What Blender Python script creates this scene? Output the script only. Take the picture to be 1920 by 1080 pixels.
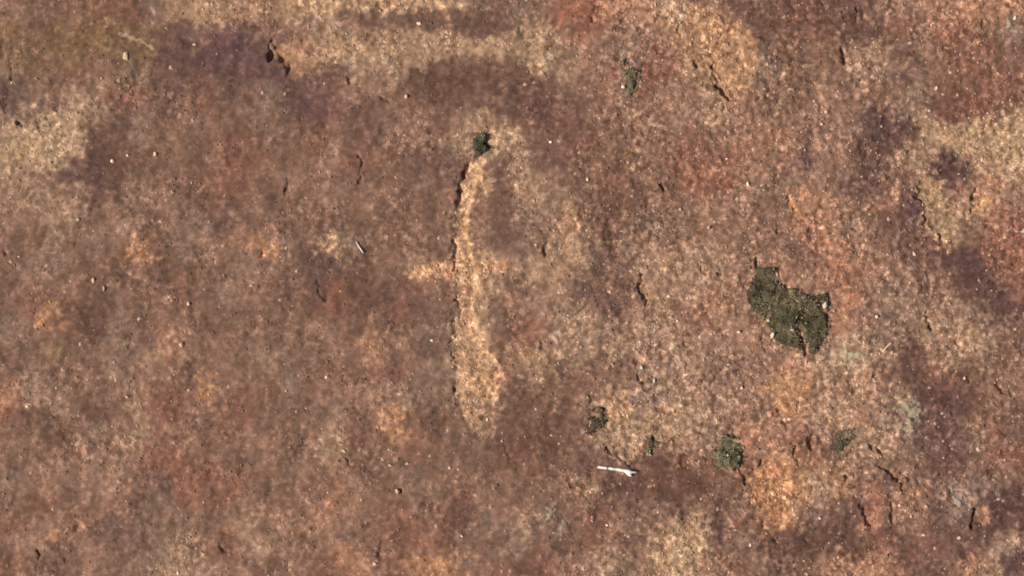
import bpy, math, random
import numpy as np

# ------------------------------------------------------------------ camera, sky, sun, exposure
for o in list(bpy.data.objects):
    bpy.data.objects.remove(o)
scene = bpy.context.scene
COL = scene.collection
rad = math.radians

S = 1.28 / 1920.0                      # metres of rock per photograph pixel (frame is 1.28 m wide)
CAM_H = 1.78
cam_data = bpy.data.cameras.new('camera')
cam_data.sensor_width = 36.0
cam_data.lens = 36.0 * CAM_H / 1.28
cam_data.clip_start = 0.01
cam_data.clip_end = 400.0
cam = bpy.data.objects.new('camera', cam_data)
cam.location = (0, 0, CAM_H)
COL.objects.link(cam)
scene.camera = cam

SUN_EL, SUN_AZ = 38.0, 255.0           # azimuth clockwise from +Y: from the left, a little from below
world = bpy.data.worlds.new('World')
scene.world = world
world.use_nodes = True
wn = world.node_tree.nodes
wl = world.node_tree.links
wn.clear()
sky = wn.new('ShaderNodeTexSky')
sky.sky_type = 'NISHITA'
sky.sun_disc = False
sky.sun_elevation = rad(SUN_EL)
sky.sun_rotation = rad(SUN_AZ)
sky.dust_density = 4.0
bg = wn.new('ShaderNodeBackground')
bg.inputs['Strength'].default_value = 0.07
wo = wn.new('ShaderNodeOutputWorld')
wl.new(sky.outputs[0], bg.inputs[0])
wl.new(bg.outputs[0], wo.inputs[0])

sd = bpy.data.lights.new('sun', 'SUN')
sd.energy = 4.3
sd.angle = rad(0.6)
sd.color = (1.0, 0.945, 0.87)
sun = bpy.data.objects.new('sun', sd)
sun.rotation_euler = (rad(90 - SUN_EL), 0, rad(180 - SUN_AZ))
COL.objects.link(sun)

scene.cycles.filter_width = 1.8
scene.view_settings.view_transform = 'Standard'
scene.view_settings.look = 'None'
scene.view_settings.gamma = 1.0
scene.view_settings.exposure = 0.0
scene.view_settings.use_curve_mapping = False

# ------------------------------------------------------------------ numeric helpers
RNG = np.random.RandomState(7)
random.seed(11)

def srgb(c):
    c = np.asarray(c, dtype=np.float64) / 255.0
    return np.where(c <= 0.04045, c / 12.92, ((c + 0.055) / 1.055) ** 2.4)

def sstep(a, b, x):
    t = np.clip((x - a) / (b - a), 0, 1)
    return t * t * (3 - 2 * t)

_lat = {}
def noise(x, y, wlen, seed):
    """gradient noise, about -1..1; x, y in photo pixels"""
    if seed not in _lat:
        r = np.random.RandomState(seed)
        a = r.rand(256, 256) * 2 * math.pi
        _lat[seed] = (np.cos(a).astype(np.float32), np.sin(a).astype(np.float32), r.rand() * 6.28, r.rand() * 90)
    gx, gy, th, off = _lat[seed]
    c, s = math.cos(th), math.sin(th)
    u = (x * c - y * s) / wlen + off
    v = (x * s + y * c) / wlen + off * 0.7
    iu = np.floor(u); iv = np.floor(v)
    fu = (u - iu).astype(np.float32); fv = (v - iv).astype(np.float32)
    iu = iu.astype(np.int64) & 255; iv = iv.astype(np.int64) & 255
    iu1 = (iu + 1) & 255; iv1 = (iv + 1) & 255
    n00 = gx[iv, iu] * fu + gy[iv, iu] * fv
    n10 = gx[iv, iu1] * (fu - 1) + gy[iv, iu1] * fv
    n01 = gx[iv1, iu] * fu + gy[iv1, iu] * (fv - 1)
    n11 = gx[iv1, iu1] * (fu - 1) + gy[iv1, iu1] * (fv - 1)
    wu = fu * fu * fu * (fu * (fu * 6 - 15) + 10)
    wv = fv * fv * fv * (fv * (fv * 6 - 15) + 10)
    a = n00 + (n10 - n00) * wu
    b = n01 + (n11 - n01) * wu
    return (a + (b - a) * wv) * 1.5

def fbm(x, y, wlen, seed, octs=4, gain=0.55):
    t = 0; amp = 1; tot = 0
    for k in range(octs):
        t = t + amp * noise(x, y, wlen / 2 ** k, seed + k * 17)
        tot += amp; amp *= gain
    return t / tot * 1.35

def seg_dist(px, py, pts):
    d = np.full(px.shape, 1e9)
    if len(pts) == 1:
        return np.hypot(px - pts[0][0], py - pts[0][1])
    for (ax, ay), (bx, by) in zip(pts[:-1], pts[1:]):
        vx, vy = bx - ax, by - ay
        t = np.clip(((px - ax) * vx + (py - ay) * vy) / (vx * vx + vy * vy + 1e-9), 0, 1)
        d = np.minimum(d, np.hypot(px - ax - t * vx, py - ay - t * vy))
    return d

def poly_sdf(px, py, poly):
    """positive inside"""
    d = seg_dist(px, py, list(poly) + [poly[0]])
    ins = np.zeros(px.shape, bool)
    n = len(poly)
    for i in range(n):
        x1, y1 = poly[i]; x2, y2 = poly[(i + 1) % n]
        c = ((y1 > py) != (y2 > py)) & (px < (x2 - x1) * (py - y1) / (y2 - y1 + 1e-12) + x1)
        ins ^= c
    return np.where(ins, d, -d)

# ------------------------------------------------------------------ the grid of the rock sheet (fine where the photograph looks)
def axis(half, step, far):
    inner = np.arange(0, half + step * 0.5, step)
    out = [inner[-1]]; st = step
    while out[-1] < far:
        st *= 1.13
        out.append(out[-1] + st)
    pos = np.concatenate([inner, np.array(out[1:])])
    return np.concatenate([-pos[:0:-1], pos])

STEP = 0.00145
ax_x = axis(0.78, STEP, 60.0)
ax_y = axis(0.48, STEP, 60.0)
NX, NY = len(ax_x), len(ax_y)
GX, GY = np.meshgrid(ax_x, ax_y)                 # metres
PX = GX / S + 960.0                              # photograph pixels
PY = 540.0 - GY / S
spx = np.gradient(ax_x); spy = np.gradient(ax_y)
SPC = np.maximum(spx[None, :], spy[:, None])     # local spacing

def fadefor(wlen_px):
    w = wlen_px * S
    return np.clip((w / SPC - 2.0) / 2.0, 0, 1)

def bbox(x0, y0, x1, y1):
    i0 = np.searchsorted(ax_x, (x0 - 960) * S); i1 = np.searchsorted(ax_x, (x1 - 960) * S)
    j0 = np.searchsorted(ax_y, (540 - y1) * S); j1 = np.searchsorted(ax_y, (540 - y0) * S)
    return slice(max(j0 - 1, 0), j1 + 1), slice(max(i0 - 1, 0), i1 + 1)

# warped coordinates: ragged outlines for everything drawn on the rock
W1 = noise(PX, PY, 70, 101); W2 = noise(PX, PY, 70, 102)
W3 = noise(PX, PY, 22, 103) ; W4 = noise(PX, PY, 22, 104)
W5 = noise(PX, PY, 9, 105) * fadefor(9); W6 = noise(PX, PY, 9, 106) * fadefor(9)
W7 = noise(PX, PY, 13, 107) * fadefor(12); W8 = noise(PX, PY, 13, 108) * fadefor(12)
WX = PX + 15 * W1 + 15 * W3 + 16 * W7 + 10 * W5
WY = PY + 15 * W2 + 15 * W4 + 16 * W8 + 10 * W6
SX = PX + 4 * W3 + 4.0 * W5                      # lightly warped: for edges that must stay put
SY = PY + 4 * W4 + 4.0 * W6

# ------------------------------------------------------------------ colour of the stone: varnish, iron stain and bare sandstone
PAL = dict(b=(131, 101, 86), d=(114, 85, 72), m=(119, 91, 81), M=(106, 79, 72), g=(134, 110, 96),
           t=(156, 128, 107), T=(174, 148, 122), o=(128, 102, 78), r=(134, 96, 81), R=(145, 100, 82),
           p=(160, 121, 99), P=(177, 133, 101), k=(146, 114, 98))
ROWS = """
kbbkrrmgtttkktTTttttttgmgkRRpppTkkmgdrdmmkkppppp
obooooodmtkMkkktkkttttmkttkRkkkpppPmbrrdMdrkRrbg
oooooooMMrMmdPpkttttttktttkkkgkkttpgdbbbttmbrrrm
gobrbbgmmMmmmmmmtgtdddrdbttkrgrkkttggbbbtgmbrrrr
Mgbttrrmmrmmgmmrkkbdmdmmddbbkgrkktpbbbkkbbggdrrr
gtTTtmgmkbbbgmmrmmbkbgtkdmrbbbkkktkbbkkkgmgtdrrk
tTTTddgbbbrrbbrkbmkkbttTmmrrbbbbrbkppbkkmMMttttT
TTTtMddbbbrrrbbkrrbmmgtmtmmbbbkrrkRkgmgbdMttMktT
tkbMMdgbbrrrbkkkbbbgmmtbttmbrbbbRRktgkkgmkbtmkpt
ttttbkbkbbrbmbbkbkbbbkrmtttmddbbkkkbgkppbrMgktpk
kbtgbkgbggmbkbbbbbbbbttmgtpbdbggbkbkbkpgkmmttgkR
bbgbgbpbgkkpkgmtgbbbmttmgttgdgkktkkbkmkpkbmrkmrr
bggbbdkdbbbgkbmmmbbtpPTttttgmbttttkkkkkppkmmdMdR
bkbkdbbbrbgkbbmRddmrkpTkbttmbmtktkkkpkkpkggkmMMr
brPddgbbbbbbbbmrdbrmgtTbkkttmkttkpkkkkkpkggktgMm
gkbddgmkkbbbbbbkbbbbgtTbkbtttkttRkkkkkkpkggtttgm
bbobbgbtkbkbgbbbkpkbgtTpttttttkkkkkkkttgtgMkttgb
bgbbbgkkbbkbkgbbbrrkgtTpttmbbmgtkmmkppttkkMrrdbb
ptgbkbkrrpbrbgbkkkggbgTtdbbktkggtkkkPpkttkmMdkbb
rdgbdbtrrkrrbbbgbkPbdbtbdbbgTTttttkgpkttpgmMmrbb
bbdbgktrkbbkkbbtrbprbbgbdbdgtTgttgppprkgttmmMtrm
bbkkktkrrbbbbbktbbbrbbbdrdbmmtddkkpkpPrgttgmMmrr
gbkkkkbmRrrbbbbrkbbgbkbbbdkkdmrmmkbppPtpkmkmmggm
brrbkpmgrrrbbbkpkbrbgrkbkgbkdmmmmbgtPPgmrkkmtgMM
rkkpmmgbgbbtkkkpkbrrrmgbtggrrgbttmkbpkgdkdkmgmdM
kkbbkmmgtkrttbkkkbrrrmbggbdrkmtTTmgdddddrrmrmmgt
rkbbkbgttkkkbbbrpkrpPpkrdrkktgkTTkrgmdkppprmmptm
""".split()
for i, rw in enumerate(ROWS):
    ROWS[i] = (rw + rw[-1] * 48)[:48]
MAP = np.array([[srgb(PAL[ch]) for ch in rw] for rw in ROWS])   # 27 x 48 x 3

def sample_map(x, y):
    u = np.clip(x / 40.0 - 0.5, 0, 46.999); v = np.clip(y / 40.0 - 0.5, 0, 25.999)
    iu = u.astype(int); iv = v.astype(int)
    fu = (u - iu); fv = (v - iv)
    fu = (fu * fu * (3 - 2 * fu))[..., None]; fv = (fv * fv * (3 - 2 * fv))[..., None]
    a = MAP[iv, iu] * (1 - fu) + MAP[iv, iu + 1] * fu
    b = MAP[iv + 1, iu] * (1 - fu) + MAP[iv + 1, iu + 1] * fu
    return a * (1 - fv) + b * fv

C = sample_map(WX, WY)
# the same stone goes on outside the frame: patches of the same colours by noise
outside = np.maximum(np.maximum(-PX, PX - 1920), np.maximum(-PY, PY - 1080))
ow = sstep(-10, 70, outside)[..., None]
n1 = fbm(PX, PY, 260, 201, 5); n2 = fbm(PX, PY, 210, 231, 5); n3 = fbm(PX, PY, 150, 261, 4)
OC = np.broadcast_to(srgb(PAL['b']), C.shape).copy()
for nn, key, lo, hi in ((n1, 'k', 0.0, .5), (-n1, 'm', .05, .55), (n2, 't', .2, .6), (-n2, 'r', .2, .6), (n3, 'p', .35, .7), (-n3, 'g', .3, .7)):
    w = sstep(lo, hi, nn)[..., None]
    OC = OC * (1 - w) + srgb(PAL[key]) * w
C = C * (1 - ow) + OC * ow
del OC, n1, n2, n3

SPK = (noise(PX, PY, 10, 109) + .6 * noise(PX, PY, 16, 110)) * fadefor(10)

def tint(mask, col, sl=None):
    global C
    m = mask[..., None]
    if sl is None:
        C = C * (1 - m) + srgb(col) * m
    else:
        C[sl] = C[sl] * (1 - m) + srgb(col) * m

def blob(cx, cy, rx, ry, ang, col, k=0.85, edge=0.45):
    """a stain with a ragged outline"""
    R = max(rx, ry) * 1.6 + 30
    sl = bbox(cx - R, cy - R, cx + R, cy + R)
    x = WX[sl] - cx; y = WY[sl] - cy
    col = tuple(0.88 * v + 0.12 * w for v, w in zip((col[0], col[1], col[2] + 4), (130, 100, 84)))
    if cx < 830 and not 840 < cx: k *= 0.8
    c, s = math.cos(rad(ang)), math.sin(rad(ang))
    q = np.hypot((x * c + y * s) / rx, (-x * s + y * c) / ry)
    m = k * (1 - sstep(1 - edge, 1 + edge, q))
    if sum(col) > 330:                                # bare stone shows through the varnish grain by grain
        m = np.clip(m * (1.0 + 1.5 * SPK[sl]), 0, .95)
    tint(m, col, sl)

# dark mauve varnish, red iron stains, pale and orange bare stone
for a in (
    (640, 0, 1, 1, 0, (0, 0, 0), 0.0),
    (790, 38, 160, 15, 2, (110, 84, 72), .85), (910, 50, 70, 16, 6, (112, 86, 75), .7), (700, 10, 170, 9, 0, (176, 148, 112), .7),
    (890, 82, 70, 13, 0, (176, 148, 116), .6), (880, 130, 95, 32, 8, (110, 82, 68), .55), (820, 145, 45, 22, 0, (100, 74, 64), .6),
    (445, 68, 30, 14, 10, (92, 67, 70), .75), (390, 105, 60, 20, 0, (100, 73, 72), .5), (600, 195, 30, 18, 0, (97, 70, 70), .5),
    (570, 110, 40, 26, 30, (172, 134, 104), .75), (530, 85, 22, 10, 20, (170, 138, 98), .6),
    (80, 260, 75, 42, -20, (170, 146, 116), .65), (150, 212, 26, 20, -50, (178, 152, 116), .6), (30, 285, 40, 34, 0, (168, 142, 100), .6),
    (15, 180, 40, 40, 0, (98, 78, 70), .6), (205, 210, 24, 24, 0, (106, 80, 72), .6), (190, 245, 40, 18, 10, (110, 86, 68), .7),
    (140, 322, 45, 22, 10, (102, 77, 72), .75), (180, 345, 34, 20, 40, (98, 71, 66), .7), (175, 385, 22, 14, -40, (106, 82, 68), .6),
    (150, 70, 80, 50, 0, (128, 100, 66), .5), (265, 85, 40, 30, 0, (130, 106, 72), .6),
    (275, 478, 24, 18, -30, (178, 126, 80), .8), (85, 600, 26, 20, 20, (174, 122, 82), .75), (500, 466, 30, 12, -10, (186, 138, 92), .75),
    (618, 468, 30, 11, 12, (184, 152, 110), .8), (600, 500, 34, 18, 60, (98, 72, 72), .6), (575, 520, 60, 30, 0, (112, 84, 74), .4),
    (310, 640, 26, 22, -40, (172, 126, 90), .7), (383, 720, 13, 22, 10, (186, 138, 90), .8), (8, 755, 20, 20, 0, (172, 122, 86), .7), 
    (500, 680, 28, 22, 0, (150, 122, 94), .7), (320, 860, 40, 16, 10, (156, 104, 80), .6), (395, 900, 70, 34, -10, (146, 100, 80), .5),
    (172, 975, 26, 14, -20, (174, 128, 92), .7), (110, 1005, 28, 14, -10, (168, 124, 92), .6), (195, 880, 34, 40, 0, (150, 120, 94), .5),
    (690, 655, 26, 14, 20, (172, 128, 90), .7), (745, 806, 26, 10, 0, (188, 136, 88), .85), (752, 600, 20, 18, 0, (136, 86, 70), .6),
    (620, 545, 20, 40, 10, (118, 80, 66), .6), (785, 740, 60, 24, 10, (132, 112, 94), .7), (800, 640, 34, 26, 0, (112, 92, 78), .6),
    (625, 820, 16, 46, 8, (158, 132, 104), .7), (600, 965, 60, 22, -30, (164, 122, 92), .6), (650, 1048, 50, 30, 0, (166, 122, 90), .6),
    (790, 1062, 40, 18, 0, (184, 136, 94), .7), (850, 950, 40, 40, 0, (120, 86, 70), .5),
    (1020, 360, 55, 32, 40, (150, 124, 98), .45), (1065, 420, 26, 70, -10, (162, 132, 102), .5), (1030, 500, 50, 30, -30, (162, 132, 102), .55),
    (930, 425, 26, 56, 0, (122, 95, 80), .3), (925, 330, 14, 30, 10, (118, 92, 80), .4), (990, 440, 36, 34, 0, (118, 94, 82), .45), (1015, 552, 60, 16, 0, (120, 94, 80), .4),
    (1090, 30, 50, 26, 10, (146, 92, 70), .7), (1030, 85, 60, 40, 0, (150, 128, 98), .5), (1000, 100, 30, 22, 0, (150, 132, 104), .5),
    (1000, 190, 60, 50, 20, (108, 80, 72), .55), (1060, 240, 60, 34, 0, (112, 80, 70), .5), (1240, 120, 34, 30, 0, (140, 92, 76), .6),
    (1330, 85, 66, 60, -10, (172, 134, 98), .75), (1400, 35, 28, 26, 0, (112, 86, 80), .7), (1500, 30, 56, 30, 0, (110, 78, 66), .7),
    (1590, 30, 30, 28, 0, (100, 76, 72), .6), (1330, 320, 60, 40, 10, (141, 97, 76), .6), (1450, 300, 40, 30, 0, (158, 114, 86), .5),
    (1480, 300, 22, 22, 0, (112, 86, 80), .5), (1660, 245, 40, 46, -20, (96, 70, 68), .8), (1620, 330, 50, 20, -45, (98, 74, 70), .6),
    (1785, 322, 30, 22, 10, (88, 62, 62), .85), (1800, 205, 60, 26, 10, (122, 84, 70), .7), (1860, 255, 80, 38, -5, (166, 142, 108), .75),
    (1790, 355, 26, 18, 20, (146, 100, 84), .5), (1500, 390, 26, 40, -10, (170, 124, 86), .7), (1545, 470, 34, 60, -25, (162, 114, 88), .6),
    (1708, 395, 22, 22, 0, (94, 68, 70), .75), (1755, 375, 26, 44, -25, (158, 132, 104), .7), (1765, 435, 30, 12, 30, (176, 138, 96), .7),
    (1845, 385, 26, 22, 0, (182, 144, 96), .75), (1870, 450, 44, 50, 20, (150, 102, 80), .6), (1780, 470, 60, 20, 18, (104, 74, 68), .8),
    (1815, 500, 56, 26, 35, (94, 66, 64), .8), (1885, 570, 26, 30, 20, (98, 70, 68), .8), (1720, 560, 60, 60, 0, (142, 116, 94), .4),
    (1600, 540, 30, 50, -10, (160, 110, 84), .6), (1290, 590, 34, 22, -10, (124, 86, 72), .6), (1250, 560, 40, 26, 0, (150, 122, 98), .5),
    (1130, 570, 50, 20, 10, (112, 86, 78), .6), (1100, 620, 60, 40, 0, (146, 122, 98), .6), (985, 625, 34, 26, -20, (150, 98, 76), .6),
    (1010, 680, 60, 26, 20, (160, 130, 98), .6), (1140, 690, 60, 16, 5, (112, 84, 74), .6), (1200, 740, 30, 24, 0, (134, 112, 102), .6),
    (1160, 760, 22, 40, 20, (178, 142, 104), .7), (1240, 790, 60, 40, 0, (158, 132, 98), .6), (1000, 800, 90, 50, 0, (114, 84, 68), .55),
    (1370, 700, 34, 20, -20, (118, 88, 80), .65), (1475, 735, 44, 30, 10, (182, 138, 92), .7), (1450, 730, 16, 12, 0, (190, 154, 106), .5),
    (1620, 700, 50, 60, 0, (166, 130, 98), .4), (1710, 665, 24, 16, 0, (98, 70, 62), .8), (1780, 735, 60, 36, 20, (100, 70, 66), .75),
    (1720, 790, 40, 40, 0, (106, 82, 80), .6), (1830, 812, 30, 30, 0, (148, 124, 98), .75), (1780, 820, 40, 40, 0, (102, 74, 72), .6),
    (1250, 905, 90, 22, 5, (106, 76, 66), .7), (1090, 920, 40, 14, 0, (160, 132, 100), .6), (1090, 955, 26, 10, -30, (104, 76, 62), .5),
    (1260, 1030, 50, 40, -20, (174, 146, 110), .75), (1290, 1050, 30, 30, 0, (186, 160, 120), .5), (1440, 930, 46, 50, 10, (176, 126, 88), .7),
    (1455, 975, 26, 26, 0, (182, 126, 88), .6), (1400, 850, 16, 50, 5, (150, 98, 78), .5), (1500, 850, 12, 46, 4, (104, 74, 64), .7),
    (1570, 890, 36, 26, 10, (164, 128, 92), .6), (1500, 1010, 70, 26, 0, (102, 76, 66), .65), (1560, 985, 50, 22, 20, (104, 78, 72), .6),
    (1640, 960, 20, 46, -8, (156, 106, 82), .6), (1605, 955, 16, 30, 0, (104, 78, 68), .7), (1690, 920, 40, 60, -20, (156, 118, 90), .5),
    (1880, 960, 46, 40, 0, (92, 66, 64), .7), (1780, 1020, 70, 36, 0, (108, 78, 70), .6), (1900, 1060, 36, 24, -20, (90, 66, 66), .7),
    (1840, 1062, 26, 14, -20, (178, 124, 90), .6), (1650, 900, 20, 60, -40, (118, 92, 84), .5), (1300, 1060, 20, 16, 0, (120, 92, 80), .4),
):
    if a[6] > 0:
        blob(*a)

def stain(poly, col, k, soft=7.0, fade=None):
    xs = [p[0] for p in poly]; ys = [p[1] for p in poly]
    sl = bbox(min(xs) - 30, min(ys) - 30, max(xs) + 30, max(ys) + 30)
    d = poly_sdf(PX[sl] + 8 * W3[sl] + 9 * W7[sl] + 5 * W5[sl], PY[sl] + 8 * W4[sl] + 9 * W8[sl] + 5 * W6[sl], poly)
    m = k * sstep(-soft, soft, d)
    if fade: m = m * (1 - sstep(fade[0], fade[1], PY[sl]))
    tint(m, col, sl)

for a in ((450, 100, 130, 50, 8, (100, 70, 80), .55), (590, 190, 60, 26, 10, (98, 68, 76), .5), (1290, 700, 120, 60, 0, (160, 134, 110), .35), (1250, 640, 70, 50, 0, (158, 134, 112), .35), (1090, 640, 70, 40, 0, (154, 130, 108), .35)):
    blob(*a)
stain([(640, 26), (700, 20), (780, 24), (860, 22), (930, 20), (942, 50), (900, 58), (860, 62), (800, 52), (740, 54), (690, 50), (645, 36)], (116, 90, 76), .75)
stain([(762, 150), (790, 128), (835, 112), (868, 104), (900, 98), (945, 96), (968, 112), (988, 130), (1008, 150), (1040, 190), (1010, 240), (940, 220), (860, 205), (800, 215), (765, 185)], (114, 85, 71), .35, 10, (135, 220))
stain([(560, 4), (640, 0), (760, 0), (878, 2), (876, 18), (800, 20), (700, 18), (620, 26), (560, 26)], (178, 148, 116), .6)
stain([(300, 0), (420, 0), (560, 0), (560, 26), (470, 36), (440, 48), (360, 46), (322, 30)], (164, 132, 104), .6)
stain([(560, 60), (640, 62), (720, 64), (800, 62), (870, 76), (930, 72), (990, 60), (1060, 70), (1020, 120), (1000, 140), (960, 100), (900, 94), (835, 106), (780, 126), (720, 128), (640, 112), (600, 120)], (166, 138, 112), .6)
stain([(1290, 0), (1370, 20), (1400, 45), (1424, 75), (1424, 115), (1400, 165), (1370, 180), (1340, 140), (1300, 115), (1270, 60)], (170, 132, 102), .55)
stain([(1372, 0), (1450, 0), (1560, 0), (1630, 0), (1640, 40), (1600, 55), (1500, 58), (1440, 60), (1424, 90), (1405, 48)], (112, 82, 70), .55)
for a in ((1600, 662, 52, 36, -20, (166, 146, 118), .7), (1692, 775, 34, 40, 30, (158, 140, 116), .7), (1800, 935, 50, 40, 0, (138, 118, 108), .6), (1878, 1045, 60, 12, -38, (148, 126, 108), .7),
          (1385, 640, 30, 30, 0, (150, 118, 98), .3), (1760, 960, 30, 20, 0, (100, 72, 64), .5), (1560, 1010, 80, 26, 0, (100, 72, 60), .6), (1380, 960, 50, 34, 0, (118, 88, 74), .5),
          (1480, 940, 30, 40, 0, (150, 122, 96), .4), (1210, 760, 26, 30, 0, (142, 118, 108), .5)):
    blob(*a)
stain([(1230, 866), (1330, 862), (1390, 900), (1384, 935), (1300, 925), (1230, 935), (1195, 905)], (110, 79, 66), .6)
stain([(1745, 225), (1830, 240), (1920, 205), (1930, 300), (1860, 295), (1810, 300), (1770, 280), (1735, 255)], (168, 142, 112), .5)

# ------------------------------------------------------------------ relief of the rock (metres)
LUM = C @ np.array([0.3, 0.55, 0.15])
ROUGH = np.clip(0.40 + 0.55 * fbm(PX, PY, 95, 301, 4) + 2.6 * (LUM - 0.17) - 0.08 + 0.36 * sstep(880, 1250, PX), 0.20, 1.20)
H = 0.0040 * fbm(PX, PY, 620, 311, 3) + 0.0016 * fbm(PX, PY, 150, 321, 3)
H += 0.06 * noise(PX, PY, 9000, 331) * sstep(0, 3000, outside) + 0.8 * noise(PX, PY, 45000, 332) * sstep(0, 30000, outside)
H += 0.0024 * fbm(PX, PY, 46, 341, 2) * (0.55 + 0.45 * ROUGH) * fadefor(30)
G13 = noise(PX, PY, 12.5, 351); G13b = noise(PX, PY, 9.5, 352); G7 = noise(PX, PY, 7.5, 353)
H += (0.00110 * G13 + 0.00080 * G13b) * ROUGH * fadefor(10)
H += 0.00036 * G7 * (0.25 + 0.75 * ROUGH) * fadefor(7.5)

NONE, PARTS = 0, []                               # PARTS: (name, label)
PID = np.zeros(PX.shape, np.int32)
def new_part(name, label=None):
    PARTS.append((name, label))
    return len(PARTS)

# --- the carved groove
GL = np.array([(898, 283), (885, 295), (871, 330), (861, 360), (852, 395), (846, 420), (850, 450), (853, 480), (850, 520), (853, 545), (858, 580),
               (850, 610), (844, 640), (848, 665), (850, 700), (853, 740), (866, 780), (884, 812), (905, 828)], float)
GR = np.array([(900, 283), (912, 300), (900, 330), (888, 365), (881, 400), (877, 430), (883, 465), (894, 490), (898, 530), (889, 560), (892, 600),
               (911, 635), (921, 665), (941, 690), (944, 715), (929, 750), (926, 780), (931, 808), (910, 828)], float)
sl = bbox(740, 250, 1000, 860)
for poly_, col_, k_ in (([(912, 305), (960, 300), (968, 380), (960, 470), (920, 484), (893, 478), (886, 430), (894, 372)], (126, 97, 84), .55),
                        ([(902, 556), (960, 560), (965, 640), (945, 690), (925, 655), (906, 600)], (128, 100, 84), .6),
                        ([(945, 690), (975, 700), (970, 790), (935, 800), (932, 755), (948, 715)], (120, 91, 77), .6),
                        ([(870, 300), (845, 400), (848, 478), (800, 480), (790, 400), (830, 310)], (126, 97, 83), .4),
                        ([(848, 535), (850, 600), (840, 660), (800, 660), (790, 590), (810, 535)], (120, 93, 80), .6)):
    stain(poly_, col_, k_, 9)
x, y = PX[sl] + 4 * W3[sl] + 2.5 * W5[sl] + 2.5 * W7[sl], SY[sl]
left = np.interp(y, GL[:, 1], GL[:, 0]); right = np.interp(y, GR[:, 1], GR[:, 0])
inside_y = (y > 283) & (y < 828)
dl = np.where(inside_y, x - left, -50); dr = np.where(inside_y, right - x, -50)
deep = np.interp(PY[sl], [280, 300, 400, 520, 600, 690, 760, 828], [.0030, .0032, .0028, .0027, .0024, .0023, .0016, .0003])
prof = sstep(-4, 8, dl) * sstep(-2, 8, dr)
H[sl] -= deep * prof
tint(0.82 * sstep(-2, 4, dl) * sstep(-2, 4, dr) * np.clip(0.95 + 0.20 * W1[sl] + 0.35 * SPK[sl], 0, 1) * (1 - 0.75 * sstep(720, 830, PY[sl])), (194, 157, 124), sl)
gm = sstep(-1, 1.5, np.minimum(dl, dr))
ROUGH[sl] = np.maximum(ROUGH[sl], 0.9 * gm)
pid_groove = new_part('carved_groove', 'long pale groove pecked down the middle of the rock')
PID[sl][gm > 0.5] = pid_groove
# the yellowish scatter of bare stone round its upper end and streaks down its floor
for a in ((905, 240, 36, 20, -20, (176, 146, 112), .6), (938, 272, 18, 30, 30, (176, 144, 112), .55), (895, 335, 14, 34, 12, (186, 154, 114), .6),
          (886, 505, 36, 26, 0, (190, 150, 108), .7), (888, 600, 14, 60, 0, (192, 158, 116), .6), (900, 680, 22, 40, -10, (188, 150, 108), .5),
          (903, 735, 16, 14, 0, (188, 150, 108), .5), (928, 712, 10, 24, -10, (158, 112, 88), .6), (905, 800, 20, 20, 0, (150, 124, 98), .5)):
    blob(*a)

# --- the shallow cross arms
arms = ((( (852, 486), (815, 489), (780, 498), (757, 512), (768, 527), (800, 521), (830, 520), (852, 528)), 'shallow orange arm branching left from the carved groove'),
        (((901, 492), (925, 487), (948, 489), (946, 503), (925, 508), (902, 522)), 'short pale arm branching right from the carved groove'))
for poly, lab in arms:
    xs = [p[0] for p in poly]; ys = [p[1] for p in poly]
    sl = bbox(min(xs) - 25, min(ys) - 25, max(xs) + 25, max(ys) + 25)
    d = poly_sdf(SX[sl], SY[sl], poly)
    free = PID[sl] == 0
    m = sstep(-3, 6, d)
    H[sl] -= 0.0013 * m * np.where(free, 1, 0)
    tint(np.clip(1.0 + .4 * SPK[sl], 0, 1) * m * free, (194, 152, 118), sl)
    ROUGH[sl] = np.maximum(ROUGH[sl], 0.9 * m)
    k = new_part('carved_arm', lab)
    PID[sl][(d > 0) & free] = k

# --- hollows where flakes have come away
def hollow(name, label, poly, depth, col, k, e_in=4, e_out=14, dirx=-1):
    xs = [p[0] for p in poly]; ys = [p[1] for p in poly]
    sl = bbox(min(xs) - 30, min(ys) - 30, max(xs) + 30, max(ys) + 30)
    d = poly_sdf(SX[sl], SY[sl], poly)
    cx, wid = np.mean(xs), (max(xs) - min(xs)) * 0.5
    t = np.clip((PX[sl] - cx) / wid * 0.5 + 0.5, 0, 1)           # steep on the left, easing out to the right
    edge = e_in + (e_out - e_in) * t
    m = sstep(0, 1, d / edge + 0.15)
    H[sl] -= depth * m * (1.15 - 0.6 * t)
    tint(k * sstep(-2, 4, d), col, sl)
    if name:
        PID[sl][(d > 0) & (PID[sl] == 0)] = new_part(name, label)

hollow('flaked_hollow', 'orange hollow with a black left edge below the olive stain', [(508, 76), (528, 80), (560, 92), (598, 112), (590, 128), (562, 148), (545, 148), (534, 128), (516, 112), (504, 108)], .0042, (178, 140, 106), .5, 4, 40)
hollow('flaked_hollow', 'small orange four sided hollow beside the grey lichen', [(1829, 952), (1846, 944), (1851, 962), (1857, 983), (1840, 988), (1822, 982)], .0032, (158, 120, 96), .85, 3, 8)
hollow('flaked_hollow', 'tan hollow narrowing downwards between two dark cracks', [(1722, 340), (1745, 335), (1770, 375), (1790, 395), (1808, 430), (1785, 440), (1772, 450), (1755, 438), (1738, 425), (1733, 400), (1720, 370)], .0022, (158, 132, 102), .5, 5, 24)
hollow('flaked_hollow', 'large orange hollow tapering down below the round moss', [(1400, 892), (1430, 860), (1470, 845), (1484, 870), (1492, 920), (1480, 965), (1470, 992), (1442, 990), (1430, 958), (1408, 928)], .0024, (178, 130, 92), .45, 5, 26)
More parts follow.
